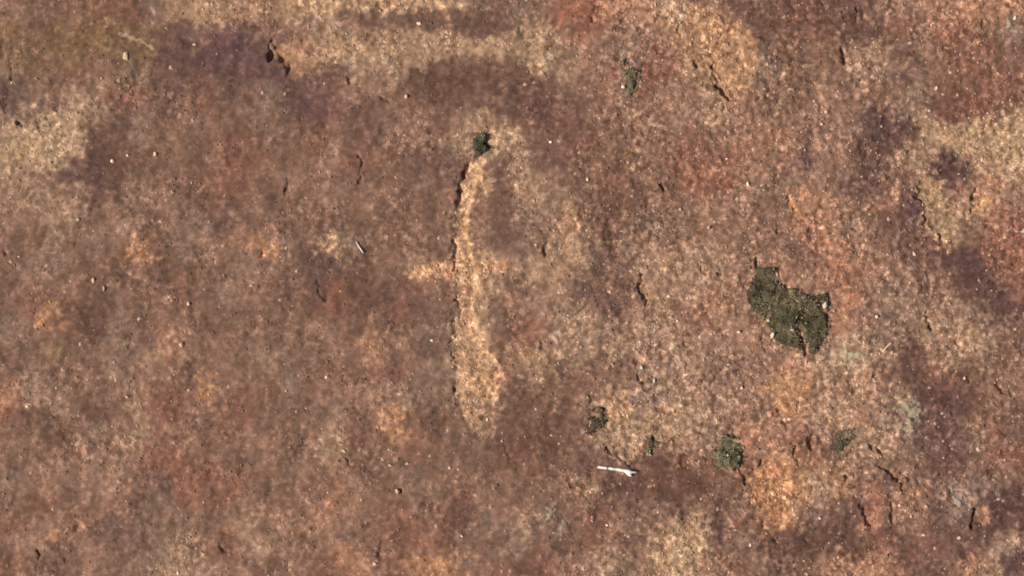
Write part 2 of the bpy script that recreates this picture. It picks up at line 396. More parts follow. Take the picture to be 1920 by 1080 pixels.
hollow('flaked_hollow', 'wide tan hollow with a curving crack on its left side', [(1330, 125), (1352, 100), (1395, 85), (1420, 108), (1418, 150), (1390, 178), (1366, 184), (1350, 166), (1342, 145)], .0020, (172, 136, 100), .35, 4, 40)
hollow('flaked_hollow', 'dark round pock in the mauve stone', [(1762, 312), (1780, 300), (1806, 306), (1812, 325), (1796, 336), (1770, 340), (1757, 330)], .0018, (86, 61, 61), .35, 5, 14)
hollow('flaked_hollow', 'orange chip hollow beside the small pebble rows', [(1207, 530), (1240, 528), (1262, 552), (1258, 590), (1228, 600), (1213, 575), (1201, 548)], .0020, (156, 126, 98), .35, 4, 30)

# --- cracks, pits and added shade slits: (points, half width px, depth m, label)
CRACKS = [
 ([(885, 288), (880, 306), (870, 326), (866, 346), (861, 362), (856, 382)], 2.3, .0042, 'added shade slit along the top left edge of the groove'),  # groove edge slits, added to strengthen the shadow of its left wall
 ([(853, 452), (853, 478), (850, 508)], 1.9, .0034, 'added shade slit on the groove where the arms meet'),
 ([(852, 545), (855, 558), (858, 570)], 1.8, .0032, 'short added shade slit just below the left arm'),
 ([(849, 636), (842, 650), (847, 664), (849, 676)], 1.9, .0032, 'curved added shade slit on the lower left groove edge'),
 ([(854, 728), (851, 742), (846, 750)], 2.0, .0034, 'hooked added shade slit at the foot of the groove'),
 ([(1333, 127), (1342, 140), (1346, 157), (1354, 170), (1368, 182)], 2.8, .0050, 'black curving crack left of the wide tan hollow'),
 ([(1300, 114), (1306, 122)], 3.4, .0040, 'small black pit above the curving crack'),
 ([(1580, 94), (1586, 104), (1582, 118)], 4.4, .0060, 'black deep pit on brown stone at the upper right'),
 ([(507, 80), (509, 95), (507, 110)], 4.6, .0070, 'black slot at the left edge of the orange hollow'),
 ([(524, 100), (530, 110)], 4.0, .0040, None), ([(541, 122), (538, 142)], 4.2, .0045, None),
 ([(1206, 514), (1198, 538), (1208, 555), (1212, 574)], 2.8, .0048, 'black bent crack left of the orange chip hollow'),
 ([(1196, 676), (1191, 690), (1196, 704), (1206, 714)], 4.0, .0040, 'dark hooked crack between pale stone patches'),
 ([(1222, 706), (1222, 716)], 3.0, .0040, None),
 ([(1476, 368), (1480, 380), (1488, 393)], 2.8, .0042, 'dark crack on orange stone above the large moss'),
 ([(1452, 413), (1456, 424), (1460, 436)], 2.2, .0038, 'thin crack slanting above the large moss'),
 ([(1419, 486), (1422, 500)], 3.2, .0050, 'black spike shaped slit at the tip of the large moss'),
 ([(1460, 503), (1463, 516), (1466, 528)], 4.2, .0065, 'black oval slit just right of the large moss tip'),
 ([(1498, 620), (1504, 632), (1510, 646), (1514, 662)], 2.6, .0045, 'black crack in the lower part of the large moss'),
 ([(1537, 566), (1544, 580), (1549, 588)], 2.6, .0040, None),
 ([(1716, 352), (1719, 364), (1724, 376)], 2.6, .0045, 'black crack on the left of the narrowing tan hollow'),
 ([(1736, 398), (1737, 412), (1732, 424)], 2.6, .0040, 'dark crack below left of the narrowing tan hollow'),
 ([(1763, 438), (1768, 450)], 2.8, .0042, None),
 ([(1829, 350), (1825, 374)], 2.6, .0040, 'upright dark crack above a black pit on the right'),
 ([(1824, 383), (1828, 393)], 4.4, .0060, 'black pit beside the yellow stone on the right'),
 ([(1813, 428), (1816, 434)], 4.0, .0045, None),
 ([(1737, 584), (1735, 597), (1743, 606), (1747, 622)], 2.4, .0045, 'black hooked crack on open brown stone at the right'),
 ([(1627, 834), (1640, 838), (1654, 848)], 2.6, .0045, 'short black slanting crack above the longer one'),
 ([(1645, 874), (1666, 886), (1682, 898), (1690, 912), (1698, 926)], 2.5, .0045, 'long black slanting crack at the lower right'),
 ([(1706, 856), (1701, 868)], 2.8, .0040, None), ([(1691, 884), (1703, 896)], 3.0, .0040, None), ([(1694, 818), (1696, 830)], 2.4, .0035, None),
 ([(1614, 940), (1620, 958), (1630, 984)], 2.8, .0042, 'dark crack left of a red strip at the lower right'),
 ([(1673, 950), (1674, 990)], 3.0, .0036, 'upright dark crack right of a red strip'),
 ([(1828, 958), (1822, 984)], 3.0, .0050, 'black slit on the left of the small orange hollow'),
 ([(1384, 880), (1394, 890), (1402, 908)], 3.4, .0050, 'black crack running down from the round moss'),
 ([(1396, 922), (1383, 938)], 3.2, .0045, 'black pit on brown stone below the round moss'),
 ([(1428, 955), (1434, 985)], 2.4, .0036, None), ([(1440, 995), (1462, 1018)], 2.0, .0030, None),
 ([(1487, 832), (1490, 856), (1496, 866)], 3.0, .0042, 'dark crack right of the red stone by the round moss'),
 ([(1520, 820), (1521, 842)], 3.0, .0042, 'upright dark crack left of the ragged moss'),
 ([(1515, 898), (1524, 916)], 2.6, .0036, None), ([(1500, 925), (1500, 940)], 2.6, .0034, None), ([(1586, 893), (1592, 900)], 3.0, .004, None),
 ([(1427, 862), (1426, 872)], 2.4, .004, None),
 ([(1138, 842), (1143, 849)], 3.4, .0045, 'black pit just above the white twig'),
 ([(1150, 850), (1168, 862), (1182, 877)], 1.6, .0030, 'fine crack slanting down to the white twig'),
 ([(1222, 818), (1228, 828), (1227, 840)], 3.6, .0045, 'black notch in a small moss right of the twig'),
 ([(844, 402), (848, 412)], 3.0, .0040, None), ([(871, 398), (870, 406)], 2.6, .0035, None),
 ([(597, 530), (600, 546), (606, 564)], 3.4, .0030, 'dark reddish crack in the mauve stone left of centre'),
 ([(540, 333), (537, 362)], 2.6, .0034, 'upright dark crack on brown stone at upper left'),
 ([(676, 295), (677, 330), (674, 346)], 1.6, .0028, 'hairline upright crack left of the groove'),
 ([(463, 472), (463, 480)], 3.0, .0042, None), ([(491, 474), (492, 478)], 3.0, .0035, None),
 ([(35, 228), (40, 236)], 3.6, .0050, 'small black pit at the left margin'), ([(8, 472), (12, 478)], 2.5, .003, None),
 ([(8, 80), (4, 100)], 6.0, .0030, None), ([(20, 130), (24, 146)], 3.2, .0035, None), ([(8, 206), (12, 196)], 3.4, .004, None),
 ([(106, 200), (108, 214)], 3.0, .0030, None),
 ([(1311, 500), (1324, 516)], 2.2, .0036, None), ([(1287, 463), (1290, 470)], 3.4, .004, None), ([(1348, 510), (1352, 518)], 3.0, .0042, 'tiny black pit left of the large moss'),
 ([(1381, 572), (1386, 596)], 2.6, .0036, None), ([(1429, 590), (1428, 618), (1430, 648), (1438, 668)], 1.3, .0022, 'fine dark crack down the left side of the large moss'),
 ([(1087, 395), (1090, 402)], 2.8, .0045, None), ([(1241, 348), (1244, 354)], 3.2, .0045, None), ([(1150, 470), (1147, 478)], 3.0, .0040, None),
 ([(1017, 644), (1018, 654)], 2.8, .0042, None), ([(1024, 455), (1023, 482)], 2.2, .0034, 'thin upright crack on speckled tan stone'),
 ([(1058, 398), (1060, 402)], 2.6, .003, None), ([(1040, 575), (1042, 578)], 2.8, .004, None),
 ([(719, 806), (722, 811)], 3.4, .0045, None), ([(643, 854), (650, 862), (658, 872)], 3.0, .0036, 'dark slanting crack low left of the groove'),
 ([(751, 921), (753, 927)], 2.6, .004, None), ([(718, 1015), (713, 1040)], 3.0, .003, None),
 ([(412, 1018), (416, 1028), (424, 1032)], 2.2, .0035, None), ([(71, 1036), (74, 1042)], 3.0, .0045, None), ([(119, 1044), (121, 1048)], 2.6, .004, None),
 ([(977, 52), (979, 68)], 2.8, .0040, None), ([(1110, 32), (1111, 37)], 2.8, .004, None), ([(1254, 30), (1257, 40)], 2.4, .003, None), ([(1273, 42), (1275, 66)], 2.4, .0034, None),
 ([(653, 142), (656, 150)], 3.0, .004, None), ([(676, 124), (690, 132)], 3.4, .003, None), ([(715, 178), (722, 186)], 5.0, .003, None),
 ([(1605, 12), (1606, 18)], 3.0, .004, None), ([(1605, 30), (1608, 40)], 2.2, .003, None), ([(1842, 38), (1845, 50)], 2.2, .003, None),
 ([(1720, 868), (1722, 872)], 2.0, .003, None), ([(1640, 700), (1641, 712)], 2.8, .0036, None), ([(1497, 756), (1500, 762)], 2.8, .004, None), ([(1473, 792), (1476, 808)], 2.6, .0035, None),
 ([(1512, 798), (1518, 808)], 2.6, .003, None), ([(1460, 768), (1464, 774)], 2.6, .0035, None),
 ([(1322, 766), (1324, 772)], 2.4, .0035, None), ([(1266, 770), (1270, 774)], 2.4, .004, None), ([(1720, 756), (1722, 762)], 3.2, .004, None), ([(1817, 712), (1818, 718)], 2.8, .004, None),
 ([(1870, 722), (1880, 734), (1896, 738)], 2.2, .003, 'thin crack slanting near the right margin'), ([(1795, 636), (1797, 646)], 2.2, .003, None),
 ([(248, 625), (246, 642)], 3.4, .0026, None), ([(144, 982), (152, 988)], 7.0, .0022, None),
 ([(1222, 1015), (1238, 1022)], 3.0, .003, None), ([(1284, 644), (1288, 648)], 3.0, .003, None), ([(1105, 742), (1110, 756)], 3.0, .003, None),
]
# the fine cracks that net the right half of the stone
crng = random.Random(5)
for _ in range(26):
    cx = crng.uniform(930, 1900); cy = crng.uniform(20, 1060); a = crng.choice([math.pi / 2, 0.95, 0.8]) + crng.uniform(-.4, .4)
    n = crng.randint(2, 4); pts = [(cx, cy)]
    for i in range(n):
        a += crng.uniform(-.5, .5)
        L = crng.uniform(5, 14)
        pts.append((pts[-1][0] + math.cos(a) * L, pts[-1][1] + math.sin(a) * L))
    CRACKS.append((pts, crng.uniform(1.3, 2.0), crng.uniform(.0012, .0026), None))

for pts, hw, dep, lab in CRACKS:
    xs = [p[0] for p in pts]; ys = [p[1] for p in pts]
    sl = bbox(min(xs) - 18, min(ys) - 18, max(xs) + 18, max(ys) + 18)
    cxx = PX[sl] + 4.0 * W5[sl] + 4.5 * W7[sl]; cyy = PY[sl] + 4.0 * W6[sl] + 4.5 * W8[sl]
    d = seg_dist(cxx, cyy, pts)
    vary = np.clip(0.85 + 1.1 * W3[sl], 0.25, 1.5)
    m = 1 - sstep(hw * 0.2 * vary, hw * 1.7 * vary + .5, d)
    dep = dep * (0.9 if lab else 0.65)
    H[sl] -= dep * m * np.clip(vary, .4, 1.1)
    if lab:
        L = math.hypot(max(xs) - min(xs), max(ys) - min(ys))
        PID[sl][d < hw * 1.1] = new_part('pit' if 'pit' in lab else 'crack', lab)

# ------------------------------------------------------------------ fine colour: mineral grains, weathering mottle, tone tied to the relief
mott = fbm(PX, PY, 55, 401, 3); mott2 = fbm(PX, PY, 34, 411, 3)
C *= np.exp(0.16 * mott + 0.10 * fbm(PX, PY, 26, 441, 2) * fadefor(20))[..., None]
lean = PX + 0.25 * PY
streak = (noise(lean, PY * 0.36, 12, 431) + 0.7 * noise(lean, PY * 0.45, 20, 432)) * fadefor(12)
C *= np.exp(0.16 * streak * (1 - 0.55 * sstep(880, 1250, PX)))[..., None]
for ln, wd_, kk in (([(222, 62), (240, 69), (258, 74), (274, 82), (288, 92)], 2.2, .6), ([(196, 50), (204, 38), (196, 34)], 2.5, .4), ([(1046, 612), (1043, 621), (1039, 631)], 3.0, .5), ([(1047, 622), (1052, 634), (1058, 652)], 2.2, .5)):  # pale ridge edge and short pale lines drawn as colour, without relief
    sl = bbox(min(p[0] for p in ln) - 12, min(p[1] for p in ln) - 12, max(p[0] for p in ln) + 12, max(p[1] for p in ln) + 12)
    tint(kk * (1 - sstep(wd_ * .5, wd_ * 1.8, seg_dist(PX[sl] + 3 * W5[sl], PY[sl] + 3 * W6[sl], ln))), (196, 168, 138), sl)
C *= np.stack([np.exp(0.05 * mott2), np.ones_like(mott2), np.exp(-0.07 * mott2)], -1)
g1 = noise(PX, PY, 13, 421) * fadefor(12); g2 = noise(PX, PY, 8, 422) * fadefor(8); g3 = noise(PX, PY, 17, 423) * fadefor(12)
grain = (0.50 * G13 * fadefor(12) + 0.7 * g1 + 0.55 * g2)  # tone partly follows the relief noise: hollows darker, bumps lighter
gr = (0.16 + 0.26 * ROUGH) * grain
C *= np.exp(np.stack([gr * 0.85, gr, gr * 1.15], -1))
fleck = sstep(0.42, 0.75, g3 + 0.35 * g2) * np.clip(ROUGH, .2, 1)
C = C * (1 - 0.40 * fleck[..., None]) + srgb((206, 176, 142)) * 0.40 * fleck[..., None]
lum = C @ np.array([0.3, 0.55, 0.15])
hue = C / lum[..., None]
mean_hue = np.array([1.50, 0.862, 0.545])
hue = mean_hue * (hue / mean_hue) ** 0.84              # one stone: its stains differ less in hue than in depth
lum = 0.148 * (lum / 0.148) ** 1.16
C = np.clip(hue * lum[..., None] * np.array([0.865, 0.820, 0.785]) * (1 + 0.07 * sstep(900, 1250, PX))[..., None], 0.004, 0.9)
del g1, g2, g3, mott, mott2, fleck, grain

# ------------------------------------------------------------------ materials
def mat(name, attr=None, col=(.2, .2, .2), rough=0.9, spec=0.25, bump=None, var=0.0, vscale=400.0, trans=0.0):
    m = bpy.data.materials.new(name)
    m.use_nodes = True
    nt = m.node_tree; N = nt.nodes; Lk = nt.links
    bs = N['Principled BSDF']
    bs.inputs['Roughness'].default_value = rough
    bs.inputs['Specular IOR Level'].default_value = spec
    tc = N.new('ShaderNodeTexCoord')
    if attr:
        at = N.new('ShaderNodeAttribute'); at.attribute_name = attr
        src = at.outputs['Color']
    else:
        rgb = N.new('ShaderNodeRGB'); rgb.outputs[0].default_value = (*col, 1)
        src = rgb.outputs[0]
    nz = N.new('ShaderNodeTexNoise'); nz.inputs['Scale'].default_value = vscale; nz.inputs['Detail'].default_value = 3
    Lk.new(tc.outputs['Object'], nz.inputs['Vector'])
    mr = N.new('ShaderNodeMapRange'); mr.inputs[1].default_value = 0.25; mr.inputs[2].default_value = 0.75
    mr.inputs[3].default_value = 1 - var; mr.inputs[4].default_value = 1 + var
    Lk.new(nz.outputs['Fac'], mr.inputs[0])
    mx = N.new('ShaderNodeMix'); mx.data_type = 'RGBA'; mx.blend_type = 'MULTIPLY'; mx.inputs[0].default_value = 1
    Lk.new(src, mx.inputs[6]); Lk.new(mr.outputs[0], mx.inputs[7])
    Lk.new(mx.outputs[2], bs.inputs['Base Color'])
    if bump:
        bp = N.new('ShaderNodeBump'); bp.inputs['Strength'].default_value = bump[0]; bp.inputs['Distance'].default_value = bump[1]
        n2 = N.new('ShaderNodeTexNoise'); n2.inputs['Scale'].default_value = bump[2]; n2.inputs['Detail'].default_value = 2
        Lk.new(tc.outputs['Object'], n2.inputs['Vector'])
        Lk.new(n2.outputs['Fac'], bp.inputs['Height']); Lk.new(bp.outputs[0], bs.inputs['Normal'])
    return m

def add_grain(m, scale, lo, hi, distort=1.0):
    """crystal grains: one random tone per voronoi cell, stronger where the stone is coarse"""
    nt = m.node_tree; N = nt.nodes; Lk = nt.links
    bs = N['Principled BSDF']
    src = bs.inputs['Base Color'].links[0].from_socket
    tc = N.new('ShaderNodeTexCoord')
    nz = N.new('ShaderNodeTexNoise'); nz.inputs['Scale'].default_value = scale * .6; nz.inputs['Detail'].default_value = 1
    Lk.new(tc.outputs['Object'], nz.inputs['Vector'])
    add = N.new('ShaderNodeVectorMath'); add.operation = 'MULTIPLY_ADD'
    add.inputs[1].default_value = (distort / scale,) * 3
    Lk.new(nz.outputs['Color'], add.inputs[0]); Lk.new(tc.outputs['Object'], add.inputs[2])
    at = N.new('ShaderNodeAttribute'); at.attribute_name = 'coarse'
    for k, sc in enumerate((scale, scale * .62)):
        vo = N.new('ShaderNodeTexVoronoi'); vo.inputs['Scale'].default_value = sc
        Lk.new(add.outputs[0], vo.inputs['Vector'])
        sep = N.new('ShaderNodeSeparateColor'); Lk.new(vo.outputs['Color'], sep.inputs[0])
        cr = N.new('ShaderNodeValToRGB')
        e = cr.color_ramp.elements
        e[0].position = 0; e[0].color = (lo * 1.12, lo, lo * .88, 1)
        e[1].position = 1; e[1].color = (hi, hi * .99, hi * .97, 1)
        for pos, v in ((.3, (lo + 1) * .5), (.62, 1.0), (.86, 1 + (hi - 1) * .35)):
            q = e.new(pos); q.color = (v, v, v, 1)
        Lk.new(sep.outputs[k], cr.inputs[0])
        mx = N.new('ShaderNodeMix'); mx.data_type = 'RGBA'; mx.blend_type = 'MULTIPLY'
        Lk.new(at.outputs['Fac'], mx.inputs[0])
        Lk.new(src, mx.inputs[6]); Lk.new(cr.outputs[0], mx.inputs[7])
        src = mx.outputs[2]
    Lk.new(src, bs.inputs['Base Color'])

M_ROCK = mat('weathered_sandstone', attr='stone', var=0.14, vscale=420, bump=(0.5, 0.0006, 520))
add_grain(M_ROCK, 310, 0.66, 1.72)
M_MOSS = mat('moss_mat', attr='stone', var=0.35, vscale=500, rough=1.0, spec=.1, bump=(0.8, 0.0012, 600))
M_LEAF = mat('moss_fronds', attr='stone', var=0.2, vscale=300, rough=0.8, spec=.2)
M_LICHEN = mat('lichen_crust', attr='stone', var=0.18, vscale=420, rough=1.0, spec=.1, bump=(0.7, 0.0008, 600))
M_GRAIN = mat('loose_grain', attr='stone', var=0.1, vscale=600, rough=0.8, spec=.3)
M_PEBBLE = mat('quartz_pebble', attr='stone', var=0.08, vscale=500, rough=0.55, spec=.4)
M_TWIG = mat('bleached_wood', col=tuple(srgb((238, 224, 212))), var=0.12, vscale=700, rough=0.75, spec=.3)
M_STRAW = mat('dry_straw', col=tuple(srgb((226, 200, 168))), var=0.12, vscale=700, rough=0.7, spec=.3)

# ------------------------------------------------------------------ mesh builders
def fast_mesh(name, verts, faces, cols=None, material=None, smooth=True, coarse=None):
    verts = np.ascontiguousarray(verts, np.float32); faces = np.ascontiguousarray(faces, np.int32)
    me = bpy.data.meshes.new(name)
    nf, k = faces.shape
    me.vertices.add(len(verts)); me.vertices.foreach_set('co', verts.ravel())
    me.loops.add(nf * k); me.loops.foreach_set('vertex_index', faces.ravel())
    me.polygons.add(nf)
    me.polygons.foreach_set('loop_start', np.arange(0, nf * k, k, dtype=np.int32))
    me.polygons.foreach_set('use_smooth', np.full(nf, smooth, bool))
    me.update(calc_edges=True)
    if cols is not None:
        at = me.attributes.new('stone', 'FLOAT_COLOR', 'POINT')
        c4 = np.ones((len(verts), 4), np.float32); c4[:, :3] = cols
        at.data.foreach_set('color', c4.ravel())
    if coarse is not None:
        at = me.attributes.new('coarse', 'FLOAT', 'POINT')
        at.data.foreach_set('value', np.ascontiguousarray(coarse, np.float32))
    if material:
        me.materials.append(material)
    return me

def obj(name, me, parent=None, label=None, cat=None, group=None, kind=None, loc=(0, 0, 0)):
    o = bpy.data.objects.new(name, me)
    o.location = loc
    COL.objects.link(o)
    if parent: o.parent = parent
    if label: o['label'] = label
    if cat: o['category'] = cat
    if group: o['group'] = group
    if kind: o['kind'] = kind
    return o

IDX = np.arange(NX * NY, dtype=np.int64).reshape(NY, NX)
QUADS = np.stack([IDX[:-1, :-1], IDX[:-1, 1:], IDX[1:, 1:], IDX[1:, :-1]], -1).reshape(-1, 4)
VERTS = np.stack([GX, GY, H], -1).reshape(-1, 3)
CF = C.reshape(-1, 3)
RF = np.clip(0.25 + 0.75 * ROUGH, 0, 1).reshape(-1)

def sub_mesh(name, fmask, material, verts=VERTS, cols=CF):
    f = QUADS[fmask]
    used, inv = np.unique(f, return_inverse=True)
    return fast_mesh(name, verts[used], inv.reshape(-1, 4), cols[used], material, coarse=RF[used])

PF = PID.reshape(-1)
qp = PF[QUADS]
face_part = np.where((qp == qp[:, :1]).all(1), qp[:, 0], np.where((qp > 0).sum(1) >= 3, qp.max(1), 0))
rock = obj('rock_ground', sub_mesh('rock_ground', face_part == 0, M_ROCK), kind='structure',
           label='weathered red brown sandstone surface, mottled tan, orange and mauve', cat='rock')
for i, (nm, lab) in enumerate(PARTS, 1):
    fm = face_part == i
    if fm.sum() > 3:
        o = obj(nm, sub_mesh(nm, fm, M_ROCK), parent=rock)
        if lab: o['label'] = lab

def ground(px, py):
    """height of the rock at a photograph pixel"""
    X = (np.asarray(px, float) - 960) * S; Y = (540 - np.asarray(py, float)) * S
    i = np.clip(np.searchsorted(ax_x, X) - 1, 0, NX - 2); j = np.clip(np.searchsorted(ax_y, Y) - 1, 0, NY - 2)
    fx = (X - ax_x[i]) / (ax_x[i + 1] - ax_x[i]); fy = (Y - ax_y[j]) / (ax_y[j + 1] - ax_y[j])
    return (H[j, i] * (1 - fx) + H[j, i + 1] * fx) * (1 - fy) + (H[j + 1, i] * (1 - fx) + H[j + 1, i + 1] * fx) * fy

def world_pt(px, py, dz=0.0):
    return ((px - 960) * S, (540 - py) * S, float(ground(px, py)) + dz)

# ------------------------------------------------------------------ moss cushions
def ellipse(cx, cy, rx, ry, ang=0, n=18, jit=.16, seed=1):
    r = random.Random(seed); c, s = math.cos(rad(ang)), math.sin(rad(ang)); out = []
    for i in range(n):
        t = 2 * math.pi * i / n; k = 1 + r.uniform(-jit, jit)
        x, y = math.cos(t) * rx * k, math.sin(t) * ry * k
        out.append((cx + x * c - y * s, cy + x * s + y * c))
    return out

def moss(poly, label, thick, dens, seed, col=(84, 79, 58), ragged=1.0, thresh=0.0, gaps=()):
    xs = [p[0] for p in poly]; ys = [p[1] for p in poly]
    sl = bbox(min(xs) - 20, min(ys) - 20, max(xs) + 20, max(ys) + 20)
    d = poly_sdf(PX[sl] + ragged * (5 * W3[sl] + 5 * W5[sl]), PY[sl] + ragged * (5 * W4[sl] + 5 * W6[sl]), poly)
    n = fbm(PX[sl], PY[sl], 16, 700 + seed, 2)
    d = d + thresh * 14 * (n - 0.1)
    for gp in gaps:
        d = np.minimum(d, seg_dist(PX[sl] + 3 * W5[sl], PY[sl] + 3 * W6[sl], gp) * 1.6 - 3.2)
    cush = sstep(-1, 9, d)
    hgt = thick * cush * (0.85 + 0.6 * n + 0.8 * fbm(PX[sl], PY[sl], 34, 740 + seed, 2)) - 0.0006 * (d < 2.5)
    V = np.stack([GX[sl], GY[sl], H[sl] + hgt], -1)
    mott = np.exp(0.75 * fbm(PX[sl], PY[sl], 40, 720 + seed, 3))
    base = srgb(col)[None, None] * mott[..., None] * 1.1
    h, w = d.shape
    idx = np.arange(h * w).reshape(h, w)
    q = np.stack([idx[:-1, :-1], idx[:-1, 1:], idx[1:, 1:], idx[1:, :-1]], -1).reshape(-1, 4)
    keep = (d.ravel()[q] > 0.5).all(1)
    f = q[keep]
    used, inv = np.unique(f, return_inverse=True)
    cx, cy = np.mean(xs), np.mean(ys)
    loc = np.array([(cx - 960) * S, (540 - cy) * S, float(ground(cx, cy))])
    root = obj('moss_cushion', None, label=label, cat='moss', group='moss cushions on the rock', loc=tuple(loc))
    obj('mat', fast_mesh('mat', V.reshape(-1, 3)[used] - loc, inv.reshape(-1, 4), base.reshape(-1, 3)[used], M_MOSS), parent=root)
    # fronds: little pointed leaves standing out of the mat
    r = np.random.RandomState(900 + seed)
    cand = np.argwhere(d + r.uniform(-7, 4, d.shape) + (r.rand(*d.shape) < .05) * 9 > 0.5)
    nb = int(len(cand) * dens)
    pick = cand[r.randint(0, len(cand), nb)]
    P = V[pick[:, 0], pick[:, 1]] - loc
    P[:, :2] += r.uniform(-.0007, .0007, (nb, 2))
    az = r.uniform(0, 2 * math.pi, nb); el = r.uniform(rad(4), rad(42), nb); ln = r.uniform(.0014, .0034, nb); wd = ln * r.uniform(.25, .45, nb)
    D = np.stack([np.cos(az) * np.cos(el), np.sin(az) * np.cos(el), np.sin(el)], -1)
    Sd = np.stack([-np.sin(az), np.cos(az), np.zeros(nb)], -1)
    mid = P + D * (ln * .55)[:, None] + np.array([0, 0, .0004])
    v = np.stack([P - np.array([0, 0, .0006]), mid + Sd * wd[:, None], P + D * ln[:, None], mid - Sd * wd[:, None]], 1)
    lc = srgb(col) * 1.35 * np.exp(r.normal(0, .42, nb))[:, None] * np.stack([np.exp(r.normal(0, .06, nb)), np.ones(nb), np.exp(r.normal(0, .12, nb))], -1)
    lc = lc * mott[pick[:, 0], pick[:, 1]][:, None]
    br = r.rand(nb) < .05
    lc[br] = srgb((150, 138, 112)) * r.uniform(.6, 1.2, (br.sum(), 1))
    obj('fronds', fast_mesh('fronds', v.reshape(-1, 3), np.arange(nb * 4).reshape(-1, 4), np.repeat(lc, 4, 0), M_LEAF, smooth=False), parent=root, kind='stuff')
    return root

BIG = [(1417, 480), (1426, 500), (1440, 503), (1453, 497), (1461, 532), (1484, 540), (1520, 553), (1536, 554), (1555, 543), (1556, 575), (1551, 612), (1547, 640), (1536, 663),
       (1511, 666), (1496, 654), (1466, 650), (1442, 628), (1430, 604), (1408, 580), (1398, 560), (1407, 532), (1415, 505)]
moss(BIG, 'large dark olive moss cushion with a pointed upper tip', .0034, 0.42, 1, col=(88, 79, 60), ragged=.7, gaps=([(1497, 618), (1503, 632), (1510, 645), (1514, 664)], [(1440, 592), (1436, 604)], [(1536, 566), (1543, 580), (1550, 590)]))
moss(ellipse(899, 271, 15, 26, 8, seed=2), 'small dark green moss tuft at the top of the carved groove', .0042, 0.6, 2, col=(84, 80, 62))
moss([(1357, 812), (1378, 822), (1392, 838), (1390, 868), (1380, 884), (1352, 882), (1340, 868), (1336, 846), (1346, 826)], 'round dark green moss cushion with a black left edge', .0034, .45, 3, col=(94, 88, 68), ragged=1.4)
moss(ellipse(1575, 828, 21, 27, -8, seed=4), 'ragged dark grey green moss right of the round cushion', .0024, .4, 4, col=(96, 86, 70), ragged=1.8, thresh=.6)
moss(ellipse(1178, 150, 15, 36, -14, seed=5), 'sparse olive moss in a fissure near the top edge', .0020, .3, 5, col=(112, 100, 80), ragged=1.8, thresh=.7)
moss(ellipse(1117, 788, 18, 30, 12, seed=6), 'sparse blackish moss above the white twig', .0020, .4, 6, col=(84, 72, 58), ragged=2.0, thresh=.8)
moss(ellipse(1225, 832, 14, 20, 10, seed=7), 'small thin moss right of and above the white twig', .0016, .3, 7, col=(112, 100, 80), ragged=2.0, thresh=.8)

# ------------------------------------------------------------------ lichen crusts
def lichen(poly, label, col, thresh, seed, thick=.0011):
    xs = [p[0] for p in poly]; ys = [p[1] for p in poly]
    sl = bbox(min(xs) - 20, min(ys) - 20, max(xs) + 20, max(ys) + 20)
    d = poly_sdf(WX[sl], WY[sl], poly)
    n = fbm(PX[sl], PY[sl], 22, 800 + seed * 7, 3)
    q_ = sstep(-6, 14, d) * 1.15 - thresh - .12 + 0.6 * n + 0.55 * G13b[sl] + .35 * G7[sl]
    hgt = np.clip(q_, -.4, .6) * thick * 1.6 - 0.0001
    V = np.stack([GX[sl], GY[sl], H[sl] + hgt], -1)
    colr = srgb(col)[None, None] * np.exp(0.22 * n + 0.20 * G13[sl])[..., None]
    h, w = d.shape
    idx = np.arange(h * w).reshape(h, w)
    q = np.stack([idx[:-1, :-1], idx[:-1, 1:], idx[1:, 1:], idx[1:, :-1]], -1).reshape(-1, 4)
    f = q[(q_.ravel()[q] > -.12).all(1)]
    if len(f) < 4: return
    cx, cy = np.mean(xs), np.mean(ys)
    loc = np.array([(cx - 960) * S, (540 - cy) * S, float(ground(cx, cy))])
    root = obj('lichen_crust', None, label=label, cat='lichen', group='lichen crusts on the rock', loc=tuple(loc))
    # each island of crust is a piece of its own
    owner = {}
    for k, fc in enumerate(f):
        for vtx in fc: owner.setdefault(int(vtx), []).append(k)
    seen = np.zeros(len(f), bool)
    for k0 in range(len(f)):
        if seen[k0]: continue
        stack = [k0]; seen[k0] = True; comp = []
        while stack:
            k = stack.pop(); comp.append(k)
            for vtx in f[k]:
                for j in owner[int(vtx)]:
                    if not seen[j]: seen[j] = True; stack.append(j)
        if len(comp) < 6: continue
        used, inv = np.unique(f[comp], return_inverse=True)
        obj('crust', fast_mesh('crust', V.reshape(-1, 3)[used] - loc, inv.reshape(-1, 4), colr.reshape(-1, 3)[used], M_LICHEN), parent=root)

lichen(ellipse(1600, 668, 24, 20, 0, seed=21), 'pale green lichen crust below right of the large moss', (160, 148, 118), .58, 1)
lichen(ellipse(240, 160, 34, 14, 0, seed=22), 'speckled cream lichen on the olive stain at upper left', (160, 144, 112), .85, 2)
lichen(ellipse(1702, 772, 30, 34, 20, seed=23), 'grey green lichen at the edge of the dark mauve stone', (146, 132, 110), .75, 3)
lichen([(1760, 905), (1780, 900), (1800, 930), (1828, 925), (1842, 905), (1850, 930), (1830, 955), (1805, 975), (1790, 960), (1772, 935)], 'grey lichen streaks left of the small orange hollow', (152, 136, 122), .8, 4)
lichen([(1835, 1070), (1850, 1050), (1885, 1025), (1905, 1018), (1912, 1030), (1880, 1050), (1855, 1072)], 'grey diagonal lichen streak in the bottom right corner', (146, 128, 108), .75, 5)
lichen(ellipse(1902, 52, 16, 22, 20, seed=26), 'pale grey lichen in the top right corner', (150, 136, 122), .7, 6)
lichen(ellipse(1916, 430, 8, 26, 0, seed=27), 'whitish lichen cut off by the right margin', (196, 186, 166), .5, 7)
lichen(ellipse(708, 98, 34, 16, -10, seed=28), 'faint green lichen on tan stone at the top', (150, 134, 104), .8, 8)
lichen(ellipse(1428, 118, 14, 22, 0, seed=29), 'faint grey lichen right of the wide tan hollow', (146, 132, 112), .75, 9)
